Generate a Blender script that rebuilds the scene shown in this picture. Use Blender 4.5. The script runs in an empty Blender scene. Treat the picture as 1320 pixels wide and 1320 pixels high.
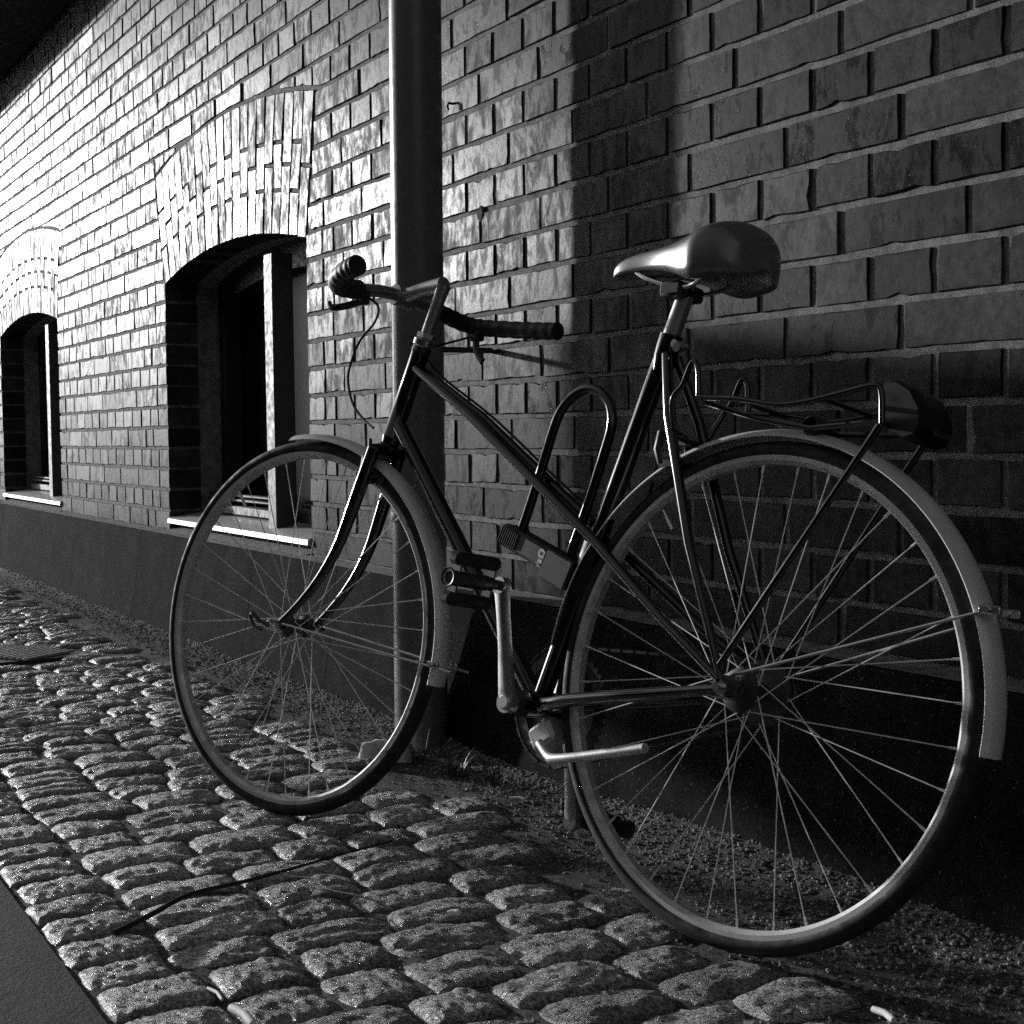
import bpy, math, random
from mathutils import Vector, Matrix, noise
R = math.radians
PI = math.pi
scene = bpy.context.scene
C = scene.collection
rnd = random.Random(7)

# ------------------------------------------------------------------ camera
CAM = Vector((1.41445, -1.58468, 0.68278))
YAW, PITCH, ROLL = R(60.341), R(3.0615), R(-0.6426)
fwd = Vector((-math.sin(YAW)*math.cos(PITCH), math.cos(YAW)*math.cos(PITCH), -math.sin(PITCH)))
rgt0 = Vector((math.cos(YAW), math.sin(YAW), 0))
up0 = rgt0.cross(fwd)
rgt = rgt0*math.cos(ROLL) + up0*math.sin(ROLL)
upv = up0*math.cos(ROLL) - rgt0*math.sin(ROLL)
cd = bpy.data.cameras.new('camera')
cam = bpy.data.objects.new('camera', cd); C.objects.link(cam)
cam.matrix_world = Matrix(((rgt.x, upv.x, -fwd.x, CAM.x), (rgt.y, upv.y, -fwd.y, CAM.y), (rgt.z, upv.z, -fwd.z, CAM.z), (0, 0, 0, 1)))
cd.sensor_width = 36; cd.sensor_height = 36; cd.sensor_fit = 'HORIZONTAL'
FPX = 1888.06
cd.lens = FPX/1320*36
cd.clip_start = 0.02; cd.clip_end = 2000
scene.camera = cam
scene.render.resolution_x = scene.render.resolution_y = 1024

# ------------------------------------------------------------------ sky and sun
SUN_EL = 8.5
SUN_AZ = Vector((-0.952, -0.305, 0)).normalized()          # towards the sun, along the street
world = bpy.data.worlds.new('World'); scene.world = world; world.use_nodes = True
nt = world.node_tree; nt.nodes.clear()
sky = nt.nodes.new('ShaderNodeTexSky'); sky.sky_type = 'NISHITA'; sky.sun_disc = False
sky.sun_elevation = R(SUN_EL); sky.sun_rotation = math.atan2(SUN_AZ.x, SUN_AZ.y) % (2*PI)
bw = nt.nodes.new('ShaderNodeRGBToBW')
bg = nt.nodes.new('ShaderNodeBackground'); bg.inputs['Strength'].default_value = 0.15
wo = nt.nodes.new('ShaderNodeOutputWorld')
nt.links.new(sky.outputs[0], bw.inputs[0]); nt.links.new(bw.outputs[0], bg.inputs[0]); nt.links.new(bg.outputs[0], wo.inputs[0])
sl = bpy.data.lights.new('sun', 'SUN'); sl.energy = 3.5; sl.angle = R(1.2); sl.color = (1, 1, 1)
sun = bpy.data.objects.new('sun', sl); C.objects.link(sun)
sdir = (SUN_AZ*math.cos(R(SUN_EL)) + Vector((0, 0, math.sin(R(SUN_EL))))).normalized()
sun.rotation_euler = sdir.to_track_quat('Z', 'Y').to_euler(); sun.location = (-8, -4, 5)
vs = scene.view_settings
vs.view_transform = 'Standard'; vs.look = 'None'; vs.exposure = 0.12; vs.gamma = 1.0; vs.use_curve_mapping = False
scene.render.engine = 'CYCLES'
scene.cycles.use_denoising = False            # keep the fine grain of stone and grit
scene.cycles.max_bounces = 5; scene.cycles.diffuse_bounces = 3; scene.cycles.glossy_bounces = 3; scene.cycles.sample_clamp_indirect = 3

# ------------------------------------------------------------------ helpers
class MB:
    def __init__(s): s.v = []; s.f = []; s.a = []
    def add(s, vs_, fs, a=None):
        o = len(s.v); s.v += [tuple(p) for p in vs_]; s.f += [tuple(i+o for i in q) for q in fs]
        if a is not None: s.a += [a]*len(fs)
    def box(s, x0, x1, y0, y1, z0, z1, M=None):
        p = [Vector((x, y, z)) for z in (z0, z1) for y in (y0, y1) for x in (x0, x1)]
        if M: p = [M @ q for q in p]
        s.add(p, [(0, 2, 3, 1), (4, 5, 7, 6), (0, 1, 5, 4), (2, 6, 7, 3), (0, 4, 6, 2), (1, 3, 7, 5)])
    def rbox(s, x0, x1, y0, y1, z0, z1, b=0.002, M=None):
        # box with chamfered edges
        cx, cy, cz = (x0+x1)/2, (y0+y1)/2, (z0+z1)/2
        hx, hy, hz = (x1-x0)/2, (y1-y0)/2, (z1-z0)/2
        b = min(b, hx*.9, hy*.9, hz*.9)
        vv = []; idx = {}
        for sx in (-1, 1):
            for sy in (-1, 1):
                for sz in (-1, 1):
                    for k in range(3):
                        q = [sx*(hx-b), sy*(hy-b), sz*(hz-b)]; q[k] = (sx*hx, sy*hy, sz*hz)[k]
                        idx[(sx, sy, sz, k)] = len(vv)
                        P = Vector((cx+q[0], cy+q[1], cz+q[2])); vv.append(M @ P if M else P)
        F = []
        for k in range(3):
            i, j = [(1, 2), (2, 0), (0, 1)][k]
            for sg in (-1, 1):
                def key(a, c):
                    t = [0, 0, 0]; t[k] = sg; t[i] = a; t[j] = c; return idx[(*t, k)]
                q = [key(-1, -1), key(1, -1), key(1, 1), key(-1, 1)]
                F.append(q if sg > 0 else q[::-1])
        for k in range(3):
            i, j = [(1, 2), (2, 0), (0, 1)][k]
            for a in (-1, 1):
                for c in (-1, 1):
                    def key(sk, kk):
                        t = [0, 0, 0]; t[k] = sk; t[i] = a; t[j] = c; return idx[(*t, kk)]
                    q = [key(-1, i), key(1, i), key(1, j), key(-1, j)]
                    F.append(q if a*c < 0 else q[::-1])
        for sx in (-1, 1):
            for sy in (-1, 1):
                for sz in (-1, 1):
                    q = [idx[(sx, sy, sz, k)] for k in range(3)]
                    F.append(q if sx*sy*sz > 0 else q[::-1])
        s.add(vv, F)
    def tube(s, pts, r, n=10, closed=False, caps=True, flat=None):
        P = [Vector(p) for p in pts]; m = len(P)
        rad = r if isinstance(r, (list, tuple)) else [r]*m
        tang = []
        for i in range(m):
            if closed: t = P[(i+1) % m]-P[i-1]
            else: t = P[min(i+1, m-1)]-P[max(i-1, 0)]
            tang.append(t.normalized())
        a = Vector((0, 0, 1)) if abs(tang[0].z) < .9 else Vector((1, 0, 0))
        nrm = (a - tang[0]*a.dot(tang[0])).normalized()
        vv = []
        for i in range(m):
            nrm = (nrm - tang[i]*nrm.dot(tang[i])).normalized(); b = tang[i].cross(nrm)
            for k in range(n):
                an = 2*PI*k/n
                vv.append(P[i] + nrm*(math.cos(an)*rad[i]) + b*(math.sin(an)*rad[i]*(flat or 1)))
        F = []
        for i in range(m if closed else m-1):
            j = (i+1) % m
            for k in range(n): F.append((i*n+k, i*n+(k+1) % n, j*n+(k+1) % n, j*n+k))
        if caps and not closed:
            F.append(tuple(range(n))[::-1]); F.append(tuple((m-1)*n+k for k in range(n)))
        s.add(vv, F)
    def lathe(s, prof, M, n=32, a0=0, a1=None, closed_prof=False):
        # profile (radius, along axis z) revolved about local z, placed by M
        full = a1 is None; a1 = a0+2*PI if full else a1
        cols = n if full else n+1; m = len(prof); vv = []
        for i in range(cols):
            an = a0+(a1-a0)*i/n
            for r, z in prof: vv.append(M @ Vector((r*math.cos(an), r*math.sin(an), z)))
        F = []
        for i in range(n):
            j = (i+1) % cols if full else i+1
            for k in range(m if closed_prof else m-1):
                l = (k+1) % m; F.append((i*m+k, j*m+k, j*m+l, i*m+l))
        if not full and closed_prof:
            F.append(tuple(range(m))); F.append(tuple((cols-1)*m+k for k in range(m))[::-1])
        s.add(vv, F)
    def cyl(s, p0, p1, r, n=16, r2=None): s.tube([p0, p1], [r, r if r2 is None else r2], n)
    def xform(s, M): s.v = [tuple(M @ Vector(p)) for p in s.v]
    def build(s, name, mat, parent=None, smooth=40, kind=None, label=None):
        me = bpy.data.meshes.new(name); me.from_pydata(s.v, [], s.f); me.update()
        if s.a:
            at = me.attributes.new('rnd', 'FLOAT', 'FACE')
            at.data.foreach_set('value', s.a)
        me.materials.append(mat)
        if smooth:
            me.shade_smooth(); me.set_sharp_from_angle(angle=R(smooth))
        return link(name, me, parent, kind, label)

def link(name, me, parent=None, kind=None, label=None):
    o = bpy.data.objects.new(name, me); C.objects.link(o)
    if parent is not None: o.parent = parent
    if kind: o['kind'] = kind
    if label: o['label'] = label
    return o
def thing(name, label, cat, loc=(0, 0, 0), group=None):
    o = bpy.data.objects.new(name, None); C.objects.link(o); o.location = loc; o.empty_display_size = .1
    o['label'] = label; o['category'] = cat
    if group: o['group'] = group
    return o
def tag(o, label, cat, group=None):
    o['label'] = label; o['category'] = cat
    if group: o['group'] = group
    return o
def project(p):
    d = Vector(p)-CAM; z = d.dot(fwd)
    if z < .05: return None
    return 660+FPX*d.dot(rgt)/z, 660-FPX*d.dot(upv)/z
def shown_area(pts):
    q = [project(p) for p in pts]
    if any(t is None for t in q): return 0
    if all(t[0] < 0 for t in q) or all(t[0] > 1320 for t in q) or all(t[1] < 0 for t in q) or all(t[1] > 1320 for t in q): return 0
    q = [(min(max(x, 0), 1320), min(max(y, 0), 1320)) for x, y in q]
    a = 0
    for i in range(len(q)): a += q[i-1][0]*q[i][1]-q[i][0]*q[i-1][1]
    return abs(a)/2

# ------------------------------------------------------------------ materials
def mat(name, base=.5, rough=.5, metal=0., coat=0., spec=.5):
    m = bpy.data.materials.new(name); m.use_nodes = True
    b = m.node_tree.nodes['Principled BSDF']
    b.inputs['Base Color'].default_value = (base, base, base, 1); b.inputs['Roughness'].default_value = rough
    b.inputs['Metallic'].default_value = metal; b.inputs['Coat Weight'].default_value = coat
    b.inputs['Coat Roughness'].default_value = .15
    b.inputs['Specular IOR Level'].default_value = spec
    return m
class N:
    def __init__(s, m): s.t = m.node_tree; s.b = s.t.nodes['Principled BSDF']; s.co = s.n('ShaderNodeTexCoord')
    def n(s, ty, **k):
        x = s.t.nodes.new(ty)
        for a, v in k.items(): setattr(x, a, v)
        return x
    def l(s, a, b): s.t.links.new(a, b)
    def noise(s, scale, detail=4, rough=.55, vec=None, sc=None, dist=0):
        x = s.n('ShaderNodeTexNoise'); x.inputs['Scale'].default_value = scale; x.inputs['Detail'].default_value = detail
        x.inputs['Roughness'].default_value = rough; x.inputs['Distortion'].default_value = dist
        v = vec or s.co.outputs['Object']
        if sc:
            mp = s.n('ShaderNodeMapping'); mp.inputs['Scale'].default_value = sc; s.l(v, mp.inputs[0]); v = mp.outputs[0]
        s.l(v, x.inputs['Vector']); return x.outputs['Fac']
    def ramp(s, fac, a, b, lo, hi):
        x = s.n('ShaderNodeMapRange'); s.l(fac, x.inputs[0])
        for i, v in enumerate((a, b, lo, hi)): x.inputs[1+i].default_value = v
        return x.outputs[0]
    def math(s, op, a, b):
        x = s.n('ShaderNodeMath', operation=op)
        for i, v in enumerate((a, b)):
            if isinstance(v, (int, float)): x.inputs[i].default_value = v
            else: s.l(v, x.inputs[i])
        return x.outputs[0]
    def base(s, v): s.l(v, s.b.inputs['Base Color'])
    def rough(s, v): s.l(v, s.b.inputs['Roughness'])
    def bump(s, h, strength=.4, dist=.002, prev=None):
        x = s.n('ShaderNodeBump'); x.inputs['Strength'].default_value = strength; x.inputs['Distance'].default_value = dist
        s.l(h, x.inputs['Height'])
        if prev is not None: s.l(prev, x.inputs['Normal'])
        s.l(x.outputs[0], s.b.inputs['Normal']); return x.outputs[0]

def brick_mat(name, joined):
    m = mat(name, .2, .4); k = N(m)
    if joined:
        at = k.n('ShaderNodeAttribute'); at.attribute_name = 'rnd'; r0 = at.outputs['Fac']
    else:
        oi = k.n('ShaderNodeObjectInfo'); r0 = oi.outputs['Random']
    geo = k.n('ShaderNodeNewGeometry').outputs['Position']
    big = k.noise(4, 5, .6, geo); mid = k.noise(55, 6, .7, geo); fine = k.noise(700, 3, .7, geo)
    streak = k.noise(26, 6, .75, geo, (1, 1, .5), .4); pit = k.noise(210, 2, .5, geo)
    tone = k.ramp(r0, 0, 1, .016, .060)
    tone = k.math('MULTIPLY', tone, k.ramp(big, .4, .6, .65, 1.35))
    tone = k.math('MULTIPLY', tone, k.ramp(mid, .4, .6, .7, 1.3))
    tone = k.math('MULTIPLY', tone, k.ramp(fine, .4, .6, .6, 1.4))
    pits = k.ramp(pit, .66, .72, 1, .2)
    k.base(k.math('MULTIPLY', tone, pits))
    rr = k.math('ADD', k.ramp(r0, 0, 1, .27, .46), k.ramp(streak, .42, .58, -.06, .22))
    rr = k.math('ADD', rr, k.ramp(fine, .3, .7, -.08, .10))
    k.rough(rr)
    h = k.math('ADD', k.math('MULTIPLY', mid, .8), k.math('MULTIPLY', fine, .30))
    h = k.math('ADD', h, k.ramp(pit, .66, .74, 0, -.5))
    k.bump(h, .24, .0014)
    k.b.inputs['Specular IOR Level'].default_value = .034
    return m
M_BRICK = brick_mat('glazed_brick', False); M_BRICKJ = brick_mat('glazed_brick_far', True)

def rough_mat(name, lo, hi, s1, s2, rough=.85, bump=.5, dist=.003, spec=.3, speck=0):
    m = mat(name, .2, rough, spec=spec); k = N(m); geo = k.n('ShaderNodeNewGeometry').outputs['Position']
    a = k.noise(s1, 6, .65, geo); b = k.noise(s2, 4, .8, geo); c = k.noise(s2*3.1, 2, .7, geo)
    t = k.math('ADD', k.math('MULTIPLY', a, .34), k.math('ADD', k.math('MULTIPLY', b, .33), k.math('MULTIPLY', c, .33)))
    col = k.ramp(t, .43, .58, lo, hi)
    if speck: col = k.math('ADD', col, k.ramp(k.noise(190, 1, .5, geo), .70, .76, 0, speck))
    k.base(col); k.bump(k.math('ADD', k.math('MULTIPLY', a, .5), k.math('ADD', b, k.math('MULTIPLY', c, .5))), bump, dist)
    return m
M_MORTAR = rough_mat('mortar', .10, .34, 30, 320, .9, .9, .004)
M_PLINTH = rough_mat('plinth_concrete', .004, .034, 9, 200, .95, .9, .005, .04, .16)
M_BED = rough_mat('joint_grit', .015, .20, 30, 130, .9, 1.0, .014, .3, .2)
M_ASPHALT = rough_mat('asphalt', .004, .06, 14, 120, .85, 1.0, .012, .3, .3)
M_GRAVEL = rough_mat('gravel', .12, .4, 15, 120, .8, .5, .002)

def sett_mat(name, joined):
    m = mat(name, .2, .5); k = N(m)
    if joined:
        at = k.n('ShaderNodeAttribute'); at.attribute_name = 'rnd'; r0 = at.outputs['Fac']
    else: r0 = k.n('ShaderNodeObjectInfo').outputs['Random']
    geo = k.n('ShaderNodeNewGeometry').outputs['Position']
    a = k.noise(26, 6, .65, geo); b = k.noise(200, 5, .8, geo); c = k.noise(75, 6, .75, geo, (1.5, .7, 1), .8)
    t = k.math('MULTIPLY', k.ramp(r0, 0, 1, .22, .44), k.ramp(b, .43, .57, .22, 1.8))
    k.base(k.math('MULTIPLY', t, k.ramp(a, .35, .65, .7, 1.3)))
    k.rough(k.ramp(b, .4, .6, .20, .55))
    b1 = k.bump(k.math('ADD', k.math('MULTIPLY', b, .5), k.math('MULTIPLY', c, .9)), 1.0, .010)
    k.bump(k.noise(1100, 3, .7, geo), .7, .0012, b1)
    k.b.inputs['Specular IOR Level'].default_value = .6
    return m
M_SETT = sett_mat('granite_sett', False); M_SETTJ = sett_mat('granite_sett_far', True)

M_BLACK = mat('black_enamel', .006, .17, 0, .8)
M_CHROME = mat('worn_chrome', .62, .22, 1)
def worn(name, base, rough, metal, lo=.7):
    m = mat(name, base, rough, metal); k = N(m)
    a = k.noise(40, 5, .65); b = k.noise(420, 3, .6)
    k.base(k.math('MULTIPLY', k.ramp(a, .3, .65, base*lo, base), k.ramp(b, .35, .6, .8, 1)))
    k.rough(k.ramp(a, .3, .7, rough*1.5, rough*.85)); k.bump(b, .12, .0006); return m
M_ALU = worn('dull_aluminium', .55, .34, .9)
M_GUARD = worn('mudguard_silver', .92, .25, .15, .85)
M_RIM = worn('rim_aluminium', .72, .42, .4, .6)
M_SPOKE = mat('spoke_steel', .95, .34, .5)
M_RUBBER = worn('tyre_rubber', .018, .65, 0, .6)
M_GRIP = worn('bar_tape', .02, .5, 0, .6)
M_PLASTIC = worn('black_plastic', .008, .45, 0, .7)
M_SADDLE = mat('saddle_leather', .13, .30, 0, .45, .7); _k = N(M_SADDLE); _k.bump(_k.noise(500, 3, .6), .15, .0006)
M_PIPE = worn('painted_pipe', .17, .24, 0, .75)
M_FRAMEW = worn('window_frame_paint', .05, .5, 0, .8)
M_DARKW = worn('dark_window_wood', .010, .5, 0, .6)
M_SILL = worn('sill_metal', .7, .35, .3, .8)
M_GLASS = mat('window_glass', .006, .42, 0, 0, .12)
M_SHUT = mat('roller_shutter', .012, .5)
M_WHITE = mat('white_print', .8, .5)
M_PAPER = mat('cigarette_paper', .8, .7)
M_TWIG = worn('twig_bark', .03, .8, 0, .5)
M_IRON = worn('cast_iron', .09, .42, .6, .5)
M_GRASS = mat('grass_blade', .06, .5)
M_STONE = rough_mat('pale_stone', .5, .8, 40, 200, .7, .6, .004)
M_EAVE = worn('eave_board', .025, .7, 0, .6)

# ================================================================== SETTING
# road: one sheet to the horizon
mb = MB(); mb.add([(-400, -400, -.006), (400, -400, -.006), (400, -1.168, -.006), (-400, -1.168, -.006)], [(0, 1, 2, 3)])
mb.build('road', M_ASPHALT, kind='structure', smooth=0)
mb = MB(); mb.add([(-400, 60, -.02), (-400, .3, -.02), (400, .3, -.02), (400, 60, -.02)], [(0, 1, 2, 3)])
mb.build('ground', M_BED, kind='structure', smooth=0)

# pavement bed: grit between the setts, banked up against the plinth
def bank(y, x):
    d = (-.10) - y                        # distance out from the plinth foot
    n = noise.noise(Vector((x*6, y*6, 1)))
    h = -.0105 + .005*n + .004*noise.noise(Vector((x*40, y*40, 3)))
    w = .09 + .04*noise.noise(Vector((x*1.3, 0, 5)))
    if x > -.9: w += .09*min(1, (x+.9)/.5)
    if d < w: h += (.030 + .02*max(0, min(1, (x+.9)/.5)))*(1-max(d, 0)/w)**1.5
    return h
mb = MB(); nx, ny = 520, 72
xs = [-9.5 + 11.9*(i/nx) for i in range(nx+1)]; ys = [-1.172 + 1.12*(j/ny) for j in range(ny+1)]
mb.add([(x, y, bank(y, x)) for x in xs for y in ys],
       [(i*(ny+1)+j, (i+1)*(ny+1)+j, (i+1)*(ny+1)+j+1, i*(ny+1)+j+1) for i in range(nx) for j in range(ny)])
pavement = mb.build('pavement', M_BED, kind='structure', smooth=60)

# setts
def sett_mesh(seed, n, m_):
    # unit block 1 x 1, rounded top at z=0, skirt to -0.04; returns verts, faces
    vv = []; ff = []
    ox = seed*7.31
    for i in range(n+1):
        for j in range(m_+1):
            u, v = i/n*2-1, j/m_*2-1
            # squircle outline wobble
            q = max(abs(u), abs(v))
            ang = math.atan2(v, u)
            wob = 1 + .07*noise.noise(Vector((math.cos(ang)*1.5+ox, math.sin(ang)*1.5, 2)))
            k = 1-.06*(abs(u*v))**2.0
            x, y = u*.5*k*wob, v*.5*k*wob
            e = (1-abs(u)**7)*(1-abs(v)**7)
            z = (.016*(max(e, 0)**.5-1) - .0045*(u*u*.8+v*v*.8))
            z += 0.0045*noise.noise(Vector((x*3+ox, y*3, 7))) + .0026*noise.noise(Vector((x*7+ox, y*9, 9))) + 0.0018*noise.noise(Vector((x*15, y*20+ox, 4))) + .0011*noise.noise(Vector((x*34, y*44+ox, 14)))
            if q > .999: z = -.030
            vv.append((x, y, z))
    for i in range(n):
        for j in range(m_):
            a = i*(m_+1)+j; ff.append((a, a+m_+1, a+m_+2, a+1))
    return vv, ff
variants = [sett_mesh(s, 22, 28) for s in range(16)]
coarse = [sett_mesh(s, 8, 10) for s in range(8)]
setts = []
x = -9.4
while x < 2.2:
    w = rnd.uniform(.092, .122)
    y = -1.165 + rnd.uniform(-.004, .004); first = True
    lim = -.235 - (.10*min(1, max(0, (x+.9)/.5)))
    while True:
        L = rnd.uniform(.118, .142) if first else rnd.uniform(.108, .185)
        if y+L > lim: break
        setts.append((x+w/2, y+L/2, w*1.05+rnd.uniform(-.003, .003), L*1.035-rnd.uniform(-.002, .005), rnd.uniform(-.0025, .0025), rnd.uniform(-.06, .06), rnd.uniform(-.03, .03), rnd.uniform(-.035, .035)))
        y += L; first = False
    x += w
# the drain cover stands in place of a few setts
DC = (-3.42, -.66)
setts = [s for s in setts if not (abs(s[0]-DC[0]) < .20 and abs(s[1]-DC[1]) < .17)]
setts.sort(key=lambda s: -shown_area([(s[0]+a*s[2]/2, s[1]+b*s[3]/2, 0) for a, b in ((-1, -1), (1, -1), (1, 1), (-1, 1))]))
vmesh = []
for vv, ff in variants:
    b_ = MB(); b_.add(vv, ff); me = bpy.data.meshes.new('sett'); me.from_pydata(b_.v, [], b_.f); me.materials.append(M_SETT); me.shade_smooth(); vmesh.append(me)
far = MB()
for i, (x, y, w, L, dz, rz, tx, ty) in enumerate(setts):
    Mx = Matrix.Translation((x, y, dz)) @ Matrix.Rotation(rz, 4, 'Z') @ Matrix.Rotation(tx, 4, 'X') @ Matrix.Rotation(ty, 4, 'Y') @ Matrix.Diagonal((w, L, 1, 1))
    if i < 300:
        o = link('sett', rnd.choice(vmesh), pavement); o.matrix_local = Mx
    else:
        vv, ff = rnd.choice(coarse); far.add([Mx @ Vector(p) for p in vv], ff, rnd.random())
far.build('sett_field', M_SETTJ, pavement, 0, 'stuff').data.shade_smooth()

# loose gravel along the foot of the wall
def pebble(mb, x, y, z, r, seed):
    q = random.Random(seed); t = (1+5**.5)/2
    ico = [(-1, t, 0), (1, t, 0), (-1, -t, 0), (1, -t, 0), (0, -1, t), (0, 1, t), (0, -1, -t), (0, 1, -t), (t, 0, -1), (t, 0, 1), (-t, 0, -1), (-t, 0, 1)]
    F = [(0, 11, 5), (0, 5, 1), (0, 1, 7), (0, 7, 10), (0, 10, 11), (1, 5, 9), (5, 11, 4), (11, 10, 2), (10, 7, 6), (7, 1, 8), (3, 9, 4), (3, 4, 2), (3, 2, 6), (3, 6, 8), (3, 8, 9), (4, 9, 5), (2, 4, 11), (6, 2, 10), (8, 6, 7), (9, 8, 1)]
    a, b, c = q.uniform(.6, 1.3), q.uniform(.6, 1.3), q.uniform(.4, .9)
    vv = []
    for p in ico:
        k = r/1.9*q.uniform(.75, 1.2); vv.append((x+p[0]*k*a, y+p[1]*k*b, z+p[2]*k*c))
    mb.add(vv, F)
mb = MB()
for i in range(22000):
    x = -6.5+7.6*rnd.random()**.6
    d = abs(rnd.gauss(0, .075 if x < -.9 else .13)); y = -.115-d
    if y < -.5: continue
    pebble(mb, x, y, bank(y, x)+.001, rnd.choice((.0010, .0014, .0014, .0020, .0020, .0030, .0042)), i)
for i in range(6000):
    x = rnd.uniform(-2.2, .7); y = rnd.uniform(-1.15, -.2)
    pebble(mb, x, y, bank(y, x)+.001, rnd.choice((.0012, .0016, .002, .003)), i+90000)
mb.build('gravel', M_GRAVEL, kind='stuff', smooth=0)

# ================================================================== BUILDING
CH = .077; ZP = .3355; HD = .13; JT = .0105
WINS = [(-3.935, -2.54), (-7.085, -5.685)]
SPR = ZP+.911; RISE = .073; RING = .413
WALL_X0, WALL_X1, WALL_TOP = -9.6, 2.6, 2.64
def arch(w):
    x0, x1 = w; hs = (x1-x0)/2; Rr = (hs*hs+RISE*RISE)/(2*RISE); return (x0+x1)/2, SPR+RISE-Rr, Rr, math.asin(hs/Rr)
bld = thing('brick_building', 'dark glazed brick building wall with two arched windows on a concrete plinth', 'building', (0, 0, 0))
# mortar core with the window openings
mb = MB(); RC = .0038; DEP = .34
cuts = [WALL_X0] + sorted(v for w in WINS for v in w) + [WALL_X1]
def sheet(p): mb.add(p, [tuple(range(len(p)))])
for i in range(len(cuts)-1):
    a, b = cuts[i], cuts[i+1]
    win = next((w for w in WINS if abs(w[0]-a) < 1e-6), None)
    if not win:
        a2 = a-.0 if i == 0 else a-.004; b2 = b+.0 if i == len(cuts)-2 else b+.004
        a2 = a if i == 0 else a-0.008+.0; b2 = b if i == len(cuts)-2 else b+.008
        a2 = a if i == 0 else a+0.0; 
        lo, hi = (a if i == 0 else a+.007), (b if i == len(cuts)-2 else b-.007)
        mb.add([(lo, RC, ZP-.02), (hi, RC, ZP-.02), (hi, RC, WALL_TOP+.3), (lo, RC, WALL_TOP+.3)], [(0, 1, 2, 3)])
        for xx, fl in ((lo, 0), (hi, 1)):
            q = [(xx, RC, ZP-.02), (xx, DEP, ZP-.02), (xx, DEP, WALL_TOP), (xx, RC, WALL_TOP)]
            mb.add(q, [(3, 2, 1, 0) if fl else (0, 1, 2, 3)])
    else:
        cx, cz, Rr, ha = arch(win); n = 28
        x0, x1 = a-.008, b+.008
        top = []; R2 = Rr+.007
        for j in range(n+1):
            xx = x0+(x1-x0)*j/n; top.append((xx, cz+math.sqrt(R2*R2-(xx-cx)**2)))
        for j in range(n):
            (xa, za), (xb, zb) = top[j], top[j+1]
            mb.add([(xa, RC, za), (xb, RC, zb), (xb, RC, WALL_TOP+.3), (xa, RC, WALL_TOP+.3)], [(0, 1, 2, 3)])
            mb.add([(xa, RC, za), (xa, DEP, za), (xb, DEP, zb), (xb, RC, zb)], [(0, 1, 2, 3)])
wall = mb.build('wall', M_MORTAR, bld, 0)

def clip(poly, nx, nz, d):          # keep nx*x+nz*z <= d
    out = []
    for i in range(len(poly)):
        p, q = poly[i-1], poly[i]; fp = nx*p[0]+nz*p[1]-d; fq = nx*q[0]+nz*q[1]-d
        if (fp <= 0) != (fq <= 0):
            t = fp/(fp-fq); out.append((p[0]+(q[0]-p[0])*t, p[1]+(q[1]-p[1])*t))
        if fq <= 0: out.append(q)
    return out
def brick_geo(poly, depth, q, chip=1.0):
    # outline with subdivided, slightly broken edges; front face in y=0 with a worn rim
    cx = sum(p[0] for p in poly)/len(poly); cz = sum(p[1] for p in poly)/len(poly)
    pts = []
    for i in range(len(poly)):
        a, b = poly[i], poly[(i+1) % len(poly)]; L = math.hypot(b[0]-a[0], b[1]-a[1])
        n = max(1, min(10, int(L/.022)))
        for k in range(n):
            t = k/n; x = a[0]+(b[0]-a[0])*t; z = a[1]+(b[1]-a[1])*t
            j = q.uniform(0, .0013)*chip + (q.uniform(.002, .006)*chip if q.random() < .05 else 0)
            dx, dz = cx-x, cz-z; dl = math.hypot(dx, dz) or 1
            pts.append((x+dx/dl*j, z+dz/dl*j))
    m = len(pts)
    off = q.uniform(-.0014, .0008); tx = q.gauss(0, .008); tz = q.gauss(0, .014)
    def fy(x, z): return off + tx*(x-cx) + tz*(z-cz)
    vv = []
    for x, z in pts: vv.append((x, max(depth, .02), z))
    for x, z in pts: vv.append((x, fy(x, z)+.0022, z))
    for x, z in pts:
        dx, dz = cx-x, cz-z; dl = math.hypot(dx, dz) or 1; k = q.uniform(.0016, .0030)
        x2, z2 = x+dx/dl*k, z+dz/dl*k; vv.append((x2, fy(x2, z2), z2))
    F = []
    for r in range(2):
        for i in range(m):
            j = (i+1) % m; F.append((r*m+i, (r+1)*m+i, (r+1)*m+j, r*m+j))
    F.append(tuple(2*m+i for i in range(m))[::-1])
    # faces are wound so that the front looks to -y
    F = [f[::-1] for f in F]
    return vv, F
bricks = []    # (poly, depth)
def course_edges(k, x0, x1):
    """joint positions between x0 and x1 for course k"""
    if k % 2: g = [HD*i for i in range(-90, 40)]
    else:
        o = -.5 if (k//2) % 2 == 0 else -1.5
        g = [HD*(o+2*i) for i in range(-45, 20)]
    return [v for v in g if x0+.055 < v < x1-.055]
ncourse = int((WALL_TOP-ZP)/CH)+1
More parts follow.
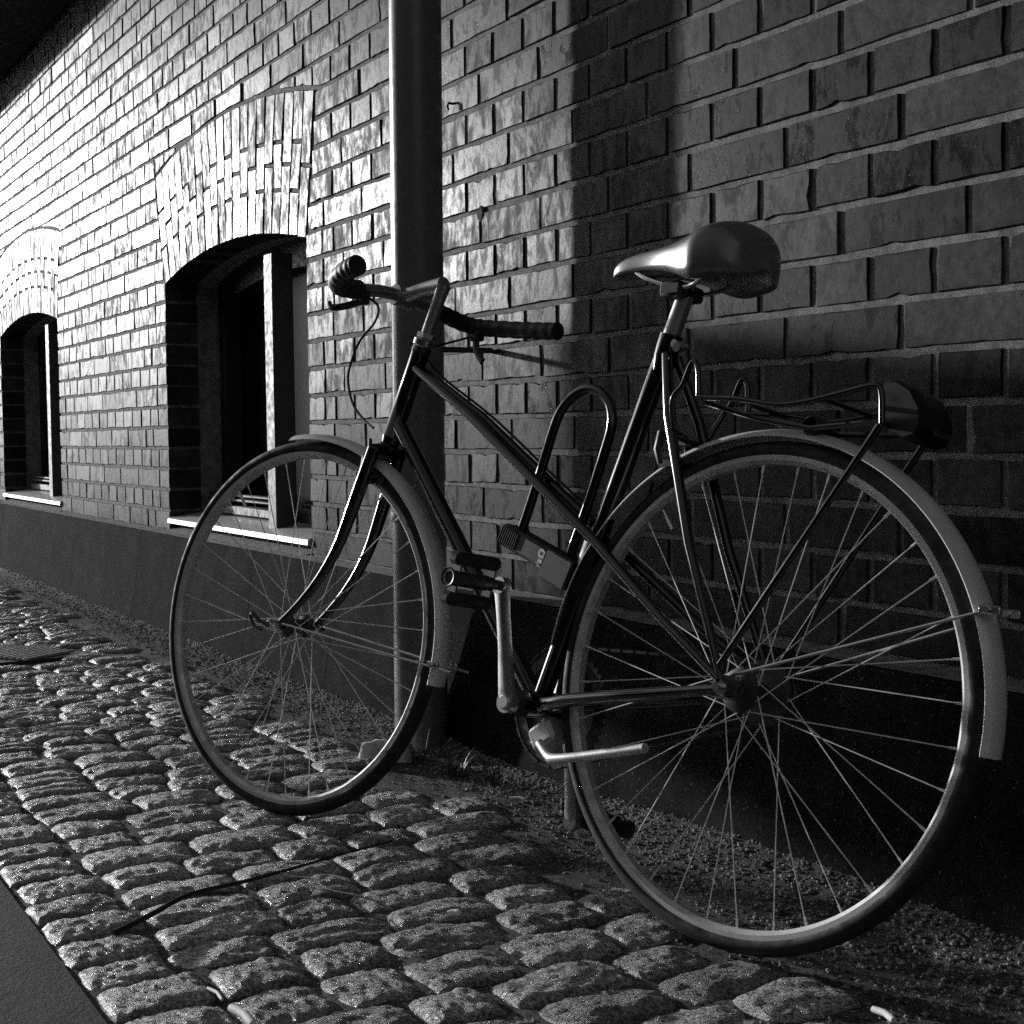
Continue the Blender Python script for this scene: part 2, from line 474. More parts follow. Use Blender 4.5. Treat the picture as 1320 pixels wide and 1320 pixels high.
for k in range(ncourse):
    z0, z1 = ZP+k*CH, ZP+(k+1)*CH; zm = (z0+z1)/2
    holes = []
    for w in WINS:
        cx, cz, Rr, ha = arch(w); Ro = Rr+RING
        z_side = cz+Ro*math.cos(ha)
        if z1 <= SPR+.02: holes.append((w[0], w[1], w))
        elif z0 < z_side-.01:
            t = (min(zm, z_side)-cz)*math.tan(ha); holes.append((cx-t-.006, cx+t+.006, w))
    holes.sort(); segs = []; s0 = WALL_X0
    for a, b, w in holes: segs.append((s0, a)); s0 = b
    segs.append((s0, WALL_X1))
    for si, (a, b) in enumerate(segs):
        e = [a]+course_edges(k, a, b)+[b]
        # quoins at the window jambs: a header and a closer
        if si > 0 and z1 <= SPR+.03:
            h = .12 if k % 2 else (.125 if (k//2) % 2 else .19)
            e = [a, a+h]+[v for v in e[1:] if v > a+h+.05]
        if si < len(segs)-1 and z1 <= SPR+.03:
            h = .12 if k % 2 else (.125 if (k//2) % 2 else .19)
            e = [v for v in e[:-1] if v < b-h-.05]+[b-h, b]
        for i in range(len(e)-1):
            l = e[i] + (JT/2 if i or (si == 0) else (0 if z1 <= SPR+.03 else JT/2))
            r = e[i+1] - (JT/2 if i < len(e)-2 or si == len(segs)-1 else (0 if z1 <= SPR+.03 else JT/2))
            jl = rnd.uniform(-.0015, .0015)
            poly = [(l, z0+JT/2+jl), (r, z0+JT/2+jl), (r, z1-JT/2+jl), (l, z1-JT/2+jl)]
            edge = (i == 0 and si > 0) or (i == len(e)-2 and si < len(segs)-1)
            for w in WINS:
                cx, cz, Rr, ha = arch(w); Ro = Rr+RING+.008
                if z1 > SPR+.02 and l < cx+.9 and r > cx-.9:
                    xm = min(max((l+r)/2, cx-.80), cx+.80)
                    # outside the extrados (tangent at the brick) or outside the skewbacks
                    if z1 > cz+(Ro-.008)*math.cos(ha)-.005 and abs((l+r)/2-cx) < .84:
                        th = math.asin((xm-cx)/Ro); nx_, nz_ = math.sin(th), math.cos(th)
                        poly = clip(poly, -nx_, -nz_, -(nx_*cx+nz_*cz+Ro))
                    elif z0 < cz+Ro*math.cos(ha):
                        sg = -1 if (l+r)/2 < cx else 1
                        nx_, nz_ = sg*math.cos(ha), -math.sin(ha)
                        poly = clip(poly, -nx_, -nz_, -(nx_*cx+nz_*cz+.006))
                if len(poly) < 3: break
            if len(poly) < 3: continue
            zs = [p[1] for p in poly]; xs_ = [p[0] for p in poly]
            if max(zs)-min(zs) < .012 or max(xs_)-min(xs_) < .015: continue
            bricks.append((poly, .12 if edge else .03))
def inopen(poly):
    cx_ = sum(p[0] for p in poly)/len(poly); cz_ = sum(p[1] for p in poly)/len(poly)
    return any(w[0] < cx_ < w[1] and cz_ < SPR for w in WINS)
bricks = [b for b in bricks if not inopen(b[0])]
bricks.sort(key=lambda b: -shown_area([(p[0], 0, p[1]) for p in b[0]]))
far = MB()
for i, (poly, dep) in enumerate(bricks):
    vv, ff = brick_geo(poly, dep, rnd)
    if i < 300:
        b_ = MB(); b_.add(vv, ff); b_.build('brick', M_BRICK, wall, 0)
    else: far.add(vv, ff, rnd.random())
far.build('brick_field', M_BRICKJ, wall, 0, 'stuff')

# segmental arches of bricks on edge
for w in WINS:
    cx, cz, Rr, ha = arch(w); NV = 20
    mb = MB()
    for j in range(24):
        a0, a1 = -ha+2*ha*j/24, -ha+2*ha*(j+1)/24
        q = [(cx+r*math.sin(a), .0034, cz+r*math.cos(a)) for r, a in ((Rr+.006, a0), (Rr+.006, a1), (Rr+RING+.012, a1), (Rr+RING+.012, a0))]
        mb.add(q, [(0, 1, 2, 3)])
    am = mb.build('window_arch', M_MORTAR, bld, 0)
    for j in range(NV):
        a0, a1 = -ha+2*ha*j/NV, -ha+2*ha*(j+1)/NV
        brk = [0, .203, RING] if j % 2 else [0, .129, .268, RING]
        for k in range(len(brk)-1):
            r0, r1 = Rr+brk[k]+(.0045 if k else 0), Rr+brk[k+1]-(.0045 if k < len(brk)-2 else .003)
            g0, g1 = .0048/r0, .0048/r1
            poly = [(cx+r0*math.sin(a0+g0), cz+r0*math.cos(a0+g0)), (cx+r0*math.sin(a1-g0), cz+r0*math.cos(a1-g0)),
                    (cx+r1*math.sin(a1-g1), cz+r1*math.cos(a1-g1)), (cx+r1*math.sin(a0+g1), cz+r1*math.cos(a0+g1))]
            vv, ff = brick_geo(poly, .12, rnd, .6); b_ = MB(); b_.add(vv, ff); b_.build('arch_brick', M_BRICK, am, 0)

# windows
for w in WINS:
    x0, x1 = w; cx, cz, Rr, ha = arch(w)
    def soff(x): return cz+math.sqrt(max(0, (Rr+.006)**2-(x-cx)**2))
    YF = .20
    mb = MB(); fr = .062
    mb.rbox(x0+.008, x0+fr, YF, YF+.07, ZP+.04, SPR-.02, .004); mb.rbox(x1-fr, x1-.008, YF, YF+.07, ZP+.04, SPR-.02, .004)
    n = 20
    for j in range(n):                                        # arched head of the frame
        xa, xb = x0+.008+(x1-x0-.016)*j/n, x0+.008+(x1-x0-.016)*(j+1)/n
        q = [(xa, YF, soff(xa)-.09), (xb, YF, soff(xb)-.09), (xb, YF, soff(xb)), (xa, YF, soff(xa))]
        q += [(p[0], YF+.07, p[2]) for p in q]
        mb.add(q, [(0, 1, 2, 3), (0, 4, 5, 1)])
    wf = mb.build('window', M_DARKW, bld, 40)
    mid = (x0+x1)/2
    m_ = MB(); m_.rbox(mid+.222, mid+.296, .045, .115, ZP+.052, soff(mid+.26)-.06, .004); m_.build('mullion', M_FRAMEW, wf)
    for a, b in ((x0+fr+.002, mid+.218), (mid+.30, x1-fr-.042)):
        m_ = MB(); m_.rbox(a, b, .118, .155, ZP+.072, ZP+.104, .004); m_.build('bottom_rail', M_FRAMEW, wf)
        m_ = MB(); m_.rbox(a, b, .125, .155, ZP+.118, ZP+.128, .003); m_.rbox(a, b, .130, .155, ZP+.134, ZP+.144, .003); m_.build('sash_moulding', M_FRAMEW, wf)
        m_ = MB(); m_.box(a-.03, b+.03, .272, .275, ZP+.06, SPR+.03); m_.build('pane', M_GLASS, wf, 0)
    m_ = MB(); zz = ZP+.1
    while zz < SPR+.05:
        m_.rbox(x0+.02, x1-.02, .285, .293, zz, zz+.0125, .003); zz += .0138
    m_.build('roller_shutter', M_SHUT, wf, 30, 'stuff')
    # sloping sill with a nosing
    m_ = MB(); pr = [(-.012, ZP+.032), (-.010, ZP+.047), (.0, ZP+.052), (.115, ZP+.067), (.30, ZP+.067), (.30, ZP+.02), (.0, ZP+.028)]
    xa, xb = x0+.004, x1-.004
    m_.add([(xa, y, z) for y, z in pr]+[(xb, y, z) for y, z in pr], [tuple(range(7)), tuple(range(13, 6, -1))]+[(i, i+7, (i+1) % 7+7, (i+1) % 7) for i in range(7)])
    m_.build('sill', M_SILL, wf, 30)
    m_ = MB()
    for i in range(40):
        xa = x0+.01+(x1-x0-.02)*i/40; xb = xa+(x1-x0-.02)/40; d = .012*noise.noise(Vector((xa*9, 0, 1)))
        m_.add([(xa, -.025+d, ZP+.001), (xb, -.025+.012*noise.noise(Vector((xb*9, 0, 1))), ZP+.001), (xb, .05, ZP+.022), (xa, .05, ZP+.022)], [(0, 1, 2, 3)])
    m_.build('mortar_fillet', M_MORTAR, wf, 0)

# plinth slabs, slightly battered
xx = -9.6; joints = [-9.6, -7.3, -5.175, -4.05, -2.815, -2.17, -.95, .62, 2.6]
for i in range(len(joints)-1):
    a, b = joints[i]+.0015, joints[i+1]-.0015
    mb = MB(); n = max(4, int((b-a)/.05)); pr = []
    for j in range(n+1):
        x = a+(b-a)*j/n; d = .003*noise.noise(Vector((x*7, 0, 2))); c = .002*abs(noise.noise(Vector((x*25, 3, 2))))
        pr.append([(x, .06, ZP-.001), (x, -.072+c, ZP), (x, -.080-d, ZP-.006-c), (x, -.100-d, .16), (x, -.122-d, .02), (x, -.124, -.08), (x, .06, -.08)])
    vv = [p for r in pr for p in r]; ff = []
    for j in range(n):
        for k in range(6): ff.append((j*7+k, j*7+k+1, (j+1)*7+k+1, (j+1)*7+k))
    ff += [tuple(range(7))[::-1], tuple(n*7+k for k in range(7))]
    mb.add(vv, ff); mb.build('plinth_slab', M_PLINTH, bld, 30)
# pale mortar ledge on the plinth, its tone puts in the lit top line
mb = MB(); n = 240
for i in range(n):
    xa = WALL_X0+(WALL_X1-WALL_X0)*i/n; xb = WALL_X0+(WALL_X1-WALL_X0)*(i+1)/n
    f_ = lambda x: -.070+.005*noise.noise(Vector((x*11, 4, 1)))
    mb.add([(xa, f_(xa), ZP+.0015), (xb, f_(xb), ZP+.0015), (xb, .05, ZP+.004), (xa, .05, ZP+.004)], [(0, 1, 2, 3)])
mb.build('plinth_ledge', M_MORTAR, bld, 0)
# eave
mb = MB(); mb.box(WALL_X0, WALL_X1, -.34, .35, 2.62, 2.66); mb.box(WALL_X0, WALL_X1, -.355, -.342, 2.605, 2.72)
ev = mb.build('eave', M_EAVE, bld, 0)
mb = MB(); mb.add([(WALL_X0, -.36, 2.73), (WALL_X1, -.36, 2.73), (WALL_X1, 4.5, 5.0), (WALL_X0, 4.5, 5.0)], [(0, 1, 2, 3)])
mb.build('roof', M_EAVE, bld, 0)
# back and end walls so that no light leaks in
mb = MB()
for q in ([(WALL_X0, .35, 0), (WALL_X0, 9, 0), (WALL_X0, 9, 2.72), (WALL_X0, .35, 2.72)], [(WALL_X1, .35, 0), (WALL_X1, 9, 0), (WALL_X1, 9, 2.72), (WALL_X1, .35, 2.72)],
          [(WALL_X0, .34, -.1), (WALL_X1, .34, -.1), (WALL_X1, .34, 2.7), (WALL_X0, .34, 2.7)]):
    mb.add(q, [(0, 1, 2, 3)])
mb.build('inner_wall', M_DARKW, bld, 0)
# iron hook and an old dowel hole in the bricks
HX, HZ = -1.626, 1.445
mb = MB(); mb.tube([(HX, .01, HZ), (HX, -.010, HZ), (HX+.001, -.013, HZ-.006), (HX+.002, -.012, HZ-.016)], [.003, .003, .0028, .0034], 8)
mb.build('wall_hook', M_IRON, bld)
mb = MB(); mb.lathe([(.0, .0025), (.012, .003), (.017, .001), (.019, -.001)], Matrix.Translation((-1.494, 0, 1.176)) @ Matrix.Rotation(PI/2, 4, 'X'), 12)
mb.build('dowel_hole', M_TWIG, bld, 0)

# ================================================================== HOUSES ACROSS THE STREET
M_RENDER = rough_mat('house_render', .05, .10, 2, 60, .9, .3, .004)
def house(x0, x1, y0, y1, h, face, lab):
    """plain rendered house; face is the side with windows: 'N' looks to +y, 'W' looks to -x"""
    t = thing('town_house', lab, 'house', ((x0+x1)/2, (y0+y1)/2, 0), 'houses enclosing the street')
    cx, cy = (x0+x1)/2, (y0+y1)/2
    m_ = MB(); m_.box(x0-cx, x1-cx, y0-cy, y1-cy, -.05, h); m_.build('wall', M_RENDER, t, 0)
    m_ = MB(); m_.add([(x0-cx-.3, y0-cy-.3, h+.01), (x1-cx+.3, y0-cy-.3, h+.01), (x1-cx+.3, y1-cy+.3, h+.01), (x0-cx-.3, y1-cy+.3, h+.01), (x0-cx+1.5, 0, h+2.4), (x1-cx-1.5, 0, h+2.4)], [(0, 1, 5, 4), (1, 2, 5), (2, 3, 4, 5), (3, 0, 4), (3, 2, 1, 0)]); m_.build('roof', M_EAVE, t, 0)
    span = (x1-x0) if face == 'N' else (y1-y0); n = int(span/2.6)
    for f in range(int(h/3)):
        for i in range(n):
            s0 = -span/2+span*(i+.5)/n; z = 1.0+3*f; m_ = MB(); g = MB()
            if face == 'N':
                m_.box(s0-.55, s0+.55, y1-cy-.1, y1-cy+.04, z-.05, z+1.6); g.box(s0-.48, s0+.48, y1-cy+.01, y1-cy+.05, z+.02, z+1.53)
            else:
                m_.box(x0-cx-.04, x0-cx+.1, s0-.55, s0+.55, z-.05, z+1.6); g.box(x0-cx-.05, x0-cx-.01, s0-.48, s0+.48, z+.02, z+1.53)
            wd = m_.build('window', M_DARKW, t, 0); g.build('pane', M_GLASS, wd, 0)
house(-10.5, 1.5, -15, -7.2, 3.4, 'N', 'long plain rendered house on the opposite side of the street')
house(1.7, 13.5, -15, -7.0, 4.0, 'N', 'taller plain rendered house on the opposite side of the street')
house(15, 23, -9, 8, 4.2, 'W', 'plain rendered house closing the end of the street')

# unseen bin on a post up the street, added to shade the lower right wall
bx, by = -3.79, -1.10
lb_ = thing('shade_bin', 'unseen round bin on a steel post, added to shade the lower right wall', 'added shade bin', (bx, by, 0))
mb = MB(); mb.tube([(0, -.27, -.1), (0, -.27, 1.42)], .030, 16); mb.build('post', M_IRON, lb_)
mb = MB(); mb.lathe([(.0, .62), (.215, .62), (.225, .635), (.255, 1.24), (.262, 1.25), (.262, 1.27), (.250, 1.27), (.222, .66), (0, .66)], Matrix.Identity(4), 36); bn = mb.build('bin_body', M_IRON, lb_, 35)
mb = MB(); mb.lathe([(.262, 1.28), (.262, 1.30), (.20, 1.335), (.0, 1.345)], Matrix.Identity(4), 36); mb.build('lid', M_IRON, lb_, 35)
for z in (.80, 1.12):
    mb = MB(); mb.box(-.04, .04, -.28, -.20, z-.015, z+.015); mb.build('clamp', M_IRON, lb_, 0)

# ================================================================== DRAINPIPE
dp = thing('drainpipe', 'round grey downpipe rising from the setts between window and bicycle', 'drainpipe', (-1.484, -.172, 0))
dp.rotation_euler = (0, R(.75), 0)
I4 = Matrix.Identity(4)
mb = MB(); mb.lathe([(.0565, .52), (.0565, 2.615)], I4, 40); mb.build('upper_pipe', M_PIPE, dp)
mb = MB(); mb.lathe([(.0575, .49), (.0635, .495), (.0645, .505), (.0635, .515), (.0600, .519), (.0600, .529), (.0570, .532)], I4, 40); mb.build('collar', M_PIPE, dp, 25)
mb = MB(); mb.lathe([(.0590, -.03), (.0590, .50)], I4, 40); mb.build('lower_pipe', M_PIPE, dp)
mb = MB(); mb.lathe([(.0567, 1.90), (.0600, 1.90), (.0600, 1.93), (.0567, 1.93)], I4, 40); mb.box(-.006, .006, .055, .19, 1.905, 1.925); mb.build('pipe_bracket', M_IRON, dp)
mb = MB(); mb.box(.02, .03, .03, .17, .862, .874); mb.build('pipe_bracket', M_IRON, dp)

# ================================================================== BICYCLE
Fv = Vector((-.96770, -.25209, 0)); Lv = Vector((.24720, -.94894, .19595)); Uv = Vector((-.04940, .18962, .98061))
CR = Vector((-.11762, -.34592, .33435)); RT = .341; RR = .3265
WB = 1.0133
org = CR - Uv*RT
bike = thing('bicycle', 'black step-through bicycle with silver mudguards and rack leaning beside the brick wall', 'bicycle')
bike.matrix_world = Matrix(((Fv.x, Lv.x, Uv.x, org.x), (Fv.y, Lv.y, Uv.y, org.y), (Fv.z, Lv.z, Uv.z, org.z), (0, 0, 0, 1)))
def V(u, v, w=0): return Vector((u, w, v+RT))          # (forward, up from axle, towards the left side)
STEER = R(9.0)
HT, HB = V(.780, .502), V(.826, .352)
ax = (HT-HB).normalized()
SM = Matrix.Translation(HB) @ Matrix.Rotation(STEER, 4, ax) @ Matrix.Translation(-HB)

def make_wheel(cen, X, label, flange, hubw, n_far=0):
    MX = X @ Matrix.Translation(cen) @ Matrix.Rotation(-PI/2, 4, 'X')          # wheel axis along local y
    mb = MB()
    hw = hubw/2
    pf = [(.0, -hw-.012), (.006, -hw-.012), (.006, -hw), (.009, -hw), (.011, -hw+.004), (flange, -hw+.010), (flange, -hw+.013), (.014, -hw+.018), (.013, 0),
          (.014, hw-.018), (flange, hw-.013), (flange, hw-.010), (.011, hw-.004), (.009, hw), (.006, hw), (.006, hw+.012), (0, hw+.012)]
    mb.lathe(pf, MX, 24); wh = mb.build('wheel', M_IRON, bike, 35, label=label)
    mb = MB(); pr = [(RR, -.0125), (RR, -.0095), (RR-.006, -.009), (RR-.007, .009), (RR, .0095), (RR, .0125), (RR-.013, .0118), (RR-.0185, .006), (RR-.0185, -.006), (RR-.013, -.0118)]
    mb.lathe(pr, MX, 120, closed_prof=True); mb.build('rim', M_RIM, wh, 30)
    mb = MB(); ct, mr = RT-.0142, .0142
    mb.lathe([(ct+mr*math.cos(2*PI*k/14), mr*math.sin(2*PI*k/14)) for k in range(14)], MX, 120, closed_prof=True)
    mb.build('tyre', M_RUBBER, wh, 60)
    for k in range(36):
        sd = 1 if k % 2 else -1; tr = 1 if (k//2) % 2 else -1
        ra = 2*PI*k/36 + .07; fa = ra + tr*R(62)
        p0 = MX @ Vector(((flange-.002)*math.cos(fa), (flange-.002)*math.sin(fa), sd*(hw-.0115)))
        p1 = MX @ Vector(((RR-.018)*math.cos(ra), (RR-.018)*math.sin(ra), sd*.002))
        d = (p1-p0).normalized(); q = p1-d*.012
        mb = MB(); mb.tube([p0, q], .00092, 6); mb.tube([q, p1], .0018, 6); mb.build('spoke', M_SPOKE, wh)
    mb = MB(); va = -.9; p = MX @ Vector((0, 0, 0)); c, s_ = math.cos(va), math.sin(va)
    mb.tube([MX @ Vector(((RR-.017)*c, (RR-.017)*s_, 0)), MX @ Vector(((RR-.055)*c, (RR-.055)*s_, 0))], .003, 8); mb.build('valve', M_CHROME, wh)
    return wh, MX
rear, MXR = make_wheel(V(0, 0), Matrix.Identity(4), 'rear wheel with large hub and sprockets', .030, .076)
front, MXF = make_wheel(V(WB, .0), SM, 'front wheel turned slightly towards the street', .021, .070)
# sprocket cluster on the wall side
mb = MB()
for i, r in enumerate((.046, .041, .036, .031)):
    z = .024+.005*i
    mb.lathe([(.012, z), (r, z), (r, z+.002), (.012, z+.002)], MXR @ Matrix.Rotation(PI, 4, 'X') @ Matrix.Identity(4), 30)
mb.build('sprocket', M_IRON, rear, 30)

def mudguard(name, MX, a0, a1, rad, width, parent_label=None):
    mb = MB(); n = 70; m = 9; vv = []
    for i in range(n+1):
        an = a0+(a1-a0)*i/n; r = rad(i/n)
        for k in range(m):
            t = -1+2*k/(m-1); z = width/2*t; rr = r-.012*abs(t)**2.2
            vv.append(MX @ Vector((rr*math.cos(an), rr*math.sin(an), z)))
        for k in range(m-1, -1, -1):
            t = -1+2*k/(m-1); z = (width/2-.0008)*t; rr = r-.0014-.012*abs(t)**2.2
            vv.append(MX @ Vector((rr*math.cos(an), rr*math.sin(an), z)))
    F = []; q = 2*m
    for i in range(n):
        for k in range(q): F.append((i*q+k, (i+1)*q+k, (i+1)*q+(k+1) % q, i*q+(k+1) % q))
    F += [tuple(range(q)), tuple(n*q+k for k in range(q))[::-1]]
    mb.add(vv, F); return mb.build('mudguard', M_GUARD, bike, 40, label=name)
# wheel local frame: x forward, y = down (rotation -90 about X), so angle -90deg is the top
def up_ang(deg): return R(-deg)                      # deg measured from forward, through the top
mudguard('front mudguard with a bright bare tip', MXF, up_ang(82), up_ang(191), lambda t: .353+.008*t, .046)
rg = mudguard('rear mudguard worn ragged at its tail', MXR, up_ang(186), up_ang(4), lambda t: .359 - .003*math.sin(t*PI) + .012*max(0, (t-.45)/.55)**1.3, .048)
# ^ the sweep runs from the chainstays over the top to the tail
def clampstay(p0, p1, X, w, name='stay'):
    mb = MB()
    for s_ in (-1, 1): mb.tube([X @ Vector((p0.x, s_*w, p0.z)), X @ Vector((p1.x, s_*.024, p1.z))], .0022, 8)
    mb.build(name, M_CHROME, bike)
clampstay(V(.0, .018), V(-.330, .132), Matrix.Identity(4), .052, 'mudguard_stay')
clampstay(V(WB-.01, .004), V(WB-.392, -.040), SM, .048, 'mudguard_stay')
for p, X in ((V(-.338, .134), Matrix.Identity(4)), (V(WB-.350, -.032), SM)):
    for s_ in (1, -1):
        mb = MB(); q = X @ Vector((p.x, s_*.025, p.z)); mb.rbox(q.x-.016, q.x+.012, q.y-.003, q.y+.003, q.z-.005, q.z+.006, .0015); mb.cyl((q.x, q.y-.006, q.z), (q.x, q.y+.006, q.z), .004, 8); mb.build('stay_clip', M_CHROME, bike)

# frame
BB = V(.388, -.066); SL = V(.222, .480)
def part_tube(name, pts, r, m_=M_BLACK, n=14, parent=None, lab=None):
    mb = MB(); mb.tube(pts, r, n); return mb.build(name, m_, parent or bike, 40, label=lab)
frame = MB(); frame.tube([BB, SL], .0143, 16); frame = frame.build('frame', M_BLACK, bike, 40)
part_tube('head_tube', [HB-ax*.012, HB, HB+ax*.002, HT-ax*.002, HT, HT+ax*.010], [.0165, .0185, .0168, .0168, .0185, .0170], n=18, parent=frame)
part_tube('down_tube', [HB+ax*.028, BB], .0143, n=16, parent=frame)
for s_ in (1, -1):
    part_tube('mixte_tube', [HT-ax*.028+Vector((0, s_*.006, 0)), V(.62, .388, s_*.016), V(.300, .190, s_*.0225), V(.14, .085, s_*.040), V(.012, .010, s_*.058)], [.0085, .0085, .0085, .0078, .0060], n=12, parent=frame)
    part_tube('chainstay', [BB+Vector((-.01, s_*.016, 0)), V(.30, -.050, s_*.032), V(.12, -.020, s_*.048), V(.008, -.001, s_*.057)], [.0105, .0105, .0095, .0065], n=12, parent=frame)
    part_tube('seatstay', [SL+Vector((-.012, s_*.012, -.012)), V(.172, .372, s_*.036), V(.100, .190, s_*.046), V(.008, .006, s_*.057)], [.0080, .0080, .0074, .0055], n=12, parent=frame)
    mb = MB(); mb.rbox(-.018, .022, s_*.0575-.002, s_*.0575+.002, RT-.014, RT+.018, .001); mb.build('dropout', M_IRON, frame)
part_tube('seat_lug', [SL+Vector((.012*.34, 0, -.035)), SL-Vector((0, 0, .012)), SL+Vector((-.0065, 0, .020))], [.0150, .0180, .0175], n=18, parent=frame)
mb = MB(); mb.tube([V(.388, -.066, -.036), V(.388, -.066, .036)], .0205, 20); mb.build('bottom_bracket', M_BLACK, frame)
mb = MB(); mb.tube([SL+Vector((-.024, -.014, .004)), SL+Vector((-.024, .014, .004))], .006, 10); mb.tube([SL+Vector((-.036, .010, -.002)), SL+Vector((-.036, .022, -.004))], .007, 10); mb.build('seat_bolt', M_CHROME, frame)
part_tube('seat_stay_bridge', [V(.158, .338, .037), V(.158, .338, -.037)], .0065, n=10, parent=frame)
# headset and fork
def fk(u, v, w=0): return SM @ V(u, v, w)
HBs = HB
crown = HB-ax*.030
mb = MB()
mb.tube([HB-ax*.012, HB-ax*.016, HB-ax*.022], [.0150, .0190, .0165], 18)
mb.tube([SM @ (crown+Vector((.0, -.036, 0))), SM @ (crown+Vector((0, 0, .004))), SM @ (crown+Vector((0, .036, 0)))], [.0115, .0165, .0115], 14)
fork = mb.build('fork', M_BLACK, bike, 40)
for s_ in (1, -1):
    pts = []
    c0 = crown+Vector((0, s_*.034, .004)); tip = V(WB, 0, s_*.047)
    for i in range(15):
        t = i/14; base = c0.lerp(V(.936+.0, .0, s_*.046), t)
        bend = max(0, (t-.45)/.55)**2.1*(WB-.936)
        pts.append(SM @ (base+Vector((bend, 0, 0))))
    part_tube('fork_blade', pts, [.0125-.0062*max(0, (i/14-.25)/.75) for i in range(15)], n=12, parent=fork)
mb = MB(); mb.tube([HT+ax*.008, HT+ax*.012, HT+ax*.022, HT+ax*.026], [.0155, .0195, .0195, .0150], 18); mb.tube([HT+ax*.026, HT+ax*.034], [.0175, .0175], 6); mb.build('headset', M_CHROME, bike, 30)
# quick release
mb = MB(); q = [fk(WB, 0, .050), fk(WB, 0, .066), fk(WB, 0, .072)]; mb.tube(q, [.0095, .0105, .006], 16); mb.build('axle_nut', M_CHROME, bike)
mb = MB(); q = [fk(WB, 0, -.050), fk(WB, 0, -.062), fk(WB, 0, -.078)]; mb.tube(q, [.0125, .0120, .003], 16); mb.build('axle_nut', M_CHROME, bike)
mb = MB(); mb.tube([fk(WB, 0, .068), fk(WB+.022, .004, .070), fk(WB+.040, .018, .074), fk(WB+.050, .012, .070), fk(WB+.040, -.006, .068), fk(WB+.018, -.010, .068)], .0035, 8); mb.build('quick_release_lever', M_IRON, bike)
for s_ in (1, -1):
    mb = MB(); mb.tube([V(0, 0, s_*.054), V(0, 0, s_*.070)], .0105, 6); mb.tube([V(0, 0, s_*.070), V(0, 0, s_*.080)], .0052, 10); mb.build('axle_nut', M_CHROME, bike, 30)
# stem and handlebar
stem_top = HT+ax*.123
mb = MB()
mb.tube([HT+ax*.03, HT+ax*.10, stem_top], [.0112, .0112, .0135], 16)
cl = V(.850, .606)
mb.tube([stem_top+ax*.000, stem_top.lerp(cl, .5)+Vector((0, 0, .003)), cl], [.0150, .0125, .0140], 14)
mb.tube([cl+Vector((0, -.022, 0)), cl+Vector((0, .022, 0))], .0185, 18)
mb.build('stem', M_ALU, bike, 40)
def smooth_path(pts, sub=8):
    P = [Vector(p) for p in pts]; out = []
    for i in range(len(P)-1):
        p0, p1, p2, p3 = P[max(i-1, 0)], P[i], P[i+1], P[min(i+2, len(P)-1)]
        for k in range(sub):
            t = k/sub; out.append(.5*((2*p1)+(p2-p0)*t+(2*p0-5*p1+4*p2-p3)*t*t+(3*p1-p0-3*p2+p3)*t**3))
    out.append(P[-1]); return out
bar = smooth_path([V(.672, .580, .245), V(.705, .575, .240), V(.738, .568, .228), V(.772, .568, .195), V(.806, .582, .130), V(.838, .600, .060), V(.850, .606, 0), V(.862, .606, -.07), V(.882, .606, -.150), V(.880, .603, -.190), V(.852, .601, -.212), V(.780, .595, -.219), V(.720, .590, -.220), V(.676, .587, -.221)], 7)
hb = part_tube('handlebar', bar, .0112, M_ALU, 14)
n_ = len(bar)
grip = smooth_path([V(.668, .5805, .246), V(.700, .576, .2415), V(.738, .568, .228), V(.770, .567, .197), V(.800, .579, .142)], 12)
def ribbed(path, r, name):
    part_tube(name, path, [r*(1+.045*math.sin(i*1.35)) for i in range(len(path))], M_GRIP, 16, hb)
ribbed(grip, .0165, 'grip')
grip2 = smooth_path([V(.672, .5868, -.221), V(.720, .590, -.220), V(.780, .595, -.219), V(.852, .601, -.212), V(.880, .603, -.188), V(.880, .606, -.140), V(.868, .606, -.095)], 10)
ribbed(grip2, .0158, 'grip')
# brake levers
mb = MB(); mb.rbox(-.012, .018, -.012, .012, -.016, .016, .004, Matrix.Translation(V(.870, .592, -.205))); 
mb.tube(smooth_path([V(.872, .588, -.206), V(.876, .566, -.212), V(.868, .548, -.216), V(.858, .538, -.217)], 5), [.0085, .0085, .0085, .008, .008]+[.0078]*11, 8, flat=.6)
mb.build('brake_lever', M_IRON, bike)
mb = MB(); mb.rbox(-.012, .012, -.010, .010, -.012, .012, .003, Matrix.Translation(V(.805, .570, .125)))
mb.tube(smooth_path([V(.800, .562, .128), V(.812, .545, .160), V(.800, .536, .190), V(.770, .533, .215)], 5), .006, 8, flat=.6)
mb.build('brake_lever', M_IRON, bike)
part_tube('brake_cable', smooth_path([V(.812, .575, .105), V(.860, .577, .045), V(.910, .561, .010), V(.952, .530, .005), V(.968, .488, .006), V(.966, .455, .008), V(.940, .412, .010), V(.903, .383, .010), V(.868, .366, .012)], 8), .0024, M_PLASTIC, 8)
part_tube('brake_cable', smooth_path([V(.868, .58, -.19), V(.87, .54, -.10), V(.82, .52, -.03), V(.74, .462, -.020), V(.60, .385, -.030), V(.40, .262, -.034), V(.26, .20, -.020), V(.215, .33, -.004), V(.195, .40, 0)], 8), .0022, M_PLASTIC, 8)
